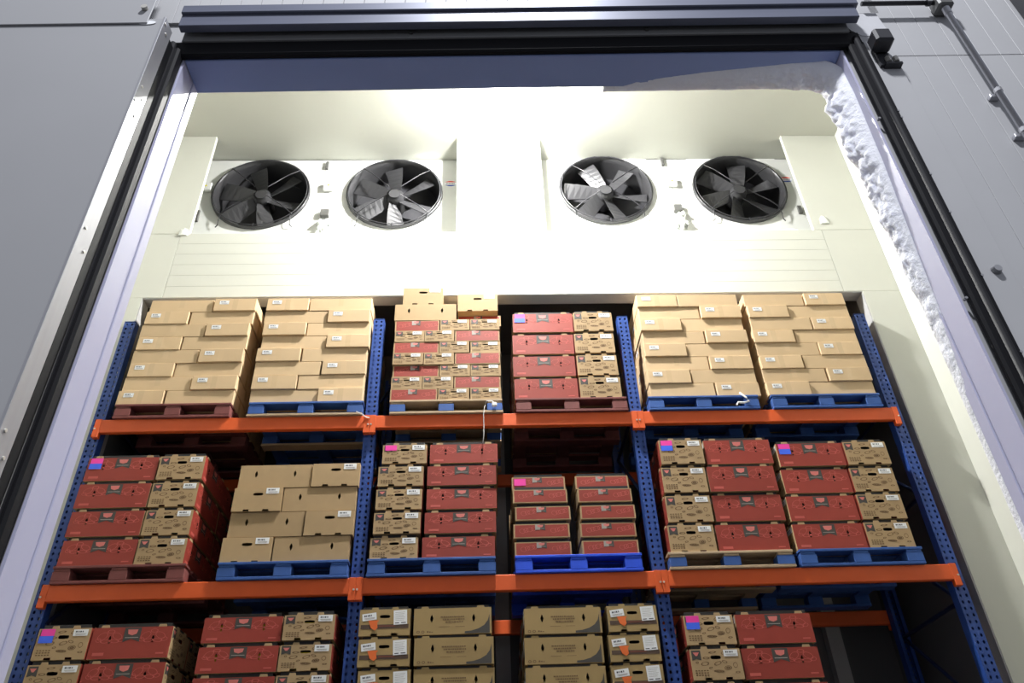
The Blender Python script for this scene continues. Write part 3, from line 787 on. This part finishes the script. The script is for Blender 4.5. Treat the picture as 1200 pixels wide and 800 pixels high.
def stack(shelf, col_i, x, h, kind, H, layers, side, group, fwd=0, gapx=.012, stick=None, fruit=False, lean=0, depth=True):
    """layers: list from top to bottom of orientation strings; side: which column shows its flank ('l', 'r')."""
    n = len(layers); L, W = DIM_[kind]
    where = '%s pallet from left, %s' % (ORN[col_i], SHELF[shelf])
    tot = None
    for li, pat in enumerate(layers):
        z = h+PH+CZ+(n-1-li)*H
        ws = [L if c == 'L' else W for c in pat]; g = gapx if kind != 'tray' else .085
        span = sum(ws)+g*(len(ws)-1); cx = x-span/2+lean*(n-1-li)
        jx = random.uniform(-.008, .008)
        for q, c in enumerate(pat):
            dp = W if c == 'L' else L
            px = cx+ws[q]/2+jx+random.uniform(-.003, .003)
            yj = random.uniform(0, .012) + (0 if c == 'S' else .008) + (.008 if kind == 'sealed' and c == 'L' else 0)
            if kind == 'tray' and li == 0: yj += .07
            y0 = D-.062-fwd+yj
            pos = ('left', 'right')[q] if len(pat) == 2 else ('left', 'middle', 'right')[q]
            d = DESC[kind][0 if c == 'L' else 1]
            lab = '%s, %s %s, %s' % (d, ORD[li] + (' layer down' if li else ' layer'), pos, where)
            rz = random.uniform(-.007, .007)
            o = carton(kind, c, H, px, y0+dp/2, z, rz, lab, group, fruit)
            if stick and li == 0 and q == stick[0]: sticker(o, kind, c, H, stick[1])
            edge = 0 if side == 'l' else len(pat)-1
            if depth and q == edge:
                yy = y0+dp+.012; k = 2
                while yy+dp < D+1.19:
                    lab = '%s, row %s back, %s %s, %s' % (kind_word[kind], ORD[k-1], ORD[li], pos, where)
                    carton(kind, c, H, px+random.uniform(-.006, .006), yy+dp/2, z, random.uniform(-.006, .006), lab, group)
                    yy += dp+.012; k += 1
            cx += ws[q]+g
kind_word = {'red': 'red-sided carton', 'plain': 'kraft carton', 'brown': 'brown carton', 'sealed': 'sealed carton', 'small': 'slim carton', 'tray': 'red tray carton'}

alt = lambda a, n: [a if k % 2 == 0 else a[::-1] for k in range(n)]
# top shelf
PX = [-2.70, -1.55, -.318, .80, 1.99, 3.107]
names = ORN
pallet(PX[0], H1, PMAROON, PMAROON, PMAROON, 'maroon wooden pallet under sealed cartons, first from left on the top shelf')
pallet(PX[1], H1, PBLUE, PBLUE, PWOOD, 'blue pallet with bare wood foot board, second from left on the top shelf')
pallet(PX[2], H1, PWOOD, PBLUE, PWOOD, 'bare wood pallet with blue blocks, third from left on the top shelf')
pallet(PX[3], H1, PMAROON, PMAROON, PMAROON, 'reddish pallet under red cartons, fourth from left on the top shelf')
pallet(PX[4], H1, PBLUE, PBLUE, PBLUE, 'blue pallet with white strap, fifth from left on the top shelf')
pallet(PX[5], H1, PBLUE, PBLUE, PBLUE, 'blue pallet under sealed cartons, rightmost on the top shelf')
HB = .149
stack(1, 0, PX[0], H1, 'sealed', HB, alt('LS', 8), 'r', 'sealed cartons on the first pallet of the top shelf', lean=.003)
stack(1, 1, PX[1]-.01, H1, 'sealed', HB, alt('SL', 8), 'r', 'sealed cartons on the second pallet of the top shelf')
stack(1, 4, PX[4]+.03, H1, 'sealed', HB, alt('SL', 8), 'l', 'sealed cartons on the fifth pallet of the top shelf', lean=.003)
stack(1, 5, PX[5], H1, 'sealed', HB, alt('LS', 8), 'l', 'sealed cartons on the sixth pallet of the top shelf', lean=.001)
stack(1, 2, PX[2], H1, 'small', .130, ['LSS' if k % 2 == 0 else 'SSL' for k in range(7)], 'r', 'slim cartons on the third pallet of the top shelf', gapx=.008)
stack(1, 3, PX[3]-.02, H1, 'red', .25, ['LS']*4, 'l', 'fruit cartons on the fourth pallet of the top shelf', stick=(0, True))
zt = H1+PH+CZ+7*.130
gt = 'cartons on top of the slim cartons'
carton('plain', 'L', .20, PX[2]-.217, D-.05+.2, zt, 0, 'pale plain carton lying flat on top of the slim cartons', gt)
carton('plain', 'S', .215, PX[2]-.25, D-.05+.31, zt+.20, .01, 'topmost pale carton with hand hole, above the flat plain carton', gt)
carton('small', 'L', .130, PX[2]+.30, D+.06+.14, zt, 0, 'slim red carton half hidden under the topmost right pale carton', gt)
carton('small', 'L', .130, PX[2]+.30, D+.06+.43, zt, 0, 'slim red carton behind, supporting the topmost right pale carton', gt)
carton('plain', 'S', .215, PX[2]+.29, D-.03+.31, zt+.130, -.01, 'topmost right pale carton with hand hole, above a slim red carton', gt)

# middle shelf
QX = [-2.79, -1.55, -.405, .742, 1.955, 2.997]
pallet(QX[0], H2, PMAROON, PMAROON, PMAROON, 'worn maroon pallet, first from left on the middle shelf')
pallet(QX[1], H2, PBLUE, PBLUE, PBLUE, 'blue pallet under plain kraft cartons, second from left on the middle shelf')
pallet(QX[2], H2, PBLUE, PBLUE, PBLUE, 'blue pallet under five layers of fruit cartons on the middle shelf')
pallet(QX[3], H2, PBRIGHT, PBRIGHT, PBRIGHT, 'bright blue pallet under red trays on the middle shelf')
pallet(QX[4], H2, PWOOD, PBLUE, PWOOD, 'bare wood pallet with blue blocks, fifth from left on the middle shelf')
pallet(QX[5], H2, PBLUE, PBLUE, PBLUE, 'blue pallet, rightmost on the middle shelf')
stack(2, 0, QX[0]-.02, H2, 'red', .241, ['LS']*4, 'r', 'fruit cartons on the first pallet of the middle shelf', stick=(0, True))
stack(2, 1, QX[1], H2, 'plain', .211, alt('LS', 4), 'r', 'plain kraft cartons on the middle shelf', lean=.008)
stack(2, 2, QX[2]+.005, H2, 'red', .207, ['SL']*5, 'r', 'fruit cartons on the third pallet of the middle shelf', stick=(0, False), lean=.008, gapx=.03)
stack(2, 3, QX[3], H2, 'tray', .15, ['LL']*5, 'l', 'red tray cartons on the bright blue pallet', stick=(0, False))
stack(2, 4, QX[4]+.012, H2, 'red', .258, ['SL']*4, 'l', 'fruit cartons on the fifth pallet of the middle shelf', stick=(0, True), lean=.012, gapx=.018)
stack(2, 5, QX[5]-.01, H2, 'red', .246, ['LS']*4, 'l', 'fruit cartons on the sixth pallet of the middle shelf', stick=(0, True), lean=.012)

# bottom shelf in view
RX = [-2.77, -1.60, -.43, .79, 1.985]
for i, t in enumerate(('blue pallet, first from left on the bottom shelf', 'blue pallet, second from left on the bottom shelf', 'blue pallet under brown cartons, third from left on the bottom shelf',
                       'blue pallet under brown cartons, fourth from left on the bottom shelf', 'blue pallet, rightmost on the bottom shelf')):
    pallet(RX[i], H3, PBLUE, PBLUE, PBLUE, t)
stack(3, 0, RX[0], H3, 'red', .252, ['SL']*4, 'r', 'fruit cartons on the first pallet of the bottom shelf', stick=(0, True))
stack(3, 1, RX[1], H3, 'red', .212, ['LS']*5, 'r', 'fruit cartons on the second pallet of the bottom shelf', fruit=True)
stack(3, 2, RX[2], H3, 'brown', .216, ['SL']*5, 'r', 'brown cartons on the third pallet of the bottom shelf', gapx=.025)
stack(3, 3, RX[3], H3, 'brown', .212, ['LS']*5, 'l', 'brown cartons on the fourth pallet of the bottom shelf', gapx=.045)
stack(3, 4, RX[4], H3, 'red', .246, ['SL']*4, 'l', 'fruit cartons on the fifth pallet of the bottom shelf', stick=(0, True), gapx=.02)

# ------------------------------------------------------------------ loose cord and straps
px = PX[2]+.36; zp = H1+CZ; yf = D-.075
mb = MB(); mb.tube([(px+.07, yf-.012, zp+.07), (px+.05, yf-.02, zp+.10), (px, yf-.02, zp+.10), (px-.02, yf-.02, zp+.04), (px-.03, yf-.012, zp-.03), (px-.028, yf-.008, zp-.14), (px-.03, yf, zp-.24), (px-.04, yf+.005, zp-.30)], .004, CORD, 6)
mb.cbox(px+.045, px+.09, yf-.03, yf-.003, zp+.045, zp+.085, CORD, .008)
tag(mb.build('cord'), 'white cord hanging from the wood pallet over the orange beam', 'cord')
px = PX[4]+.35
mb = MB(); P = [(px-.07, zp+.02), (px-.05, zp+.05), (px+.0, zp+.045), (px+.05, zp+.06), (px+.03, zp+.10), (px-.02, zp+.15)]
for (a, za), (b, zb) in zip(P, P[1:]):
    for d in (0, -.02): mb.face([(a, yf-.012+d*0, za-.008), (b, yf-.014, zb-.008), (b, yf-.02, zb+.008), (a, yf-.018, za+.008)], CORD) if d == 0 else None
mb.tube([(a, yf-.016, z) for a, z in P], .009, CORD, 6)
tag(mb.build('strap'), 'crumpled white plastic strap on the fifth pallet of the top shelf', 'strap')
px = PX[1]+.45
mb = MB(); mb.tube([(px, yf-.006, zp+.02), (px+.04, yf-.015, zp-.005), (px+.08, D-.055, zp-.02), (px+.115, D-.056, zp-.03)], .005, CORD, 6)
tag(mb.build('strap'), 'short white strap end by the blue post, second pallet of the top shelf', 'strap')
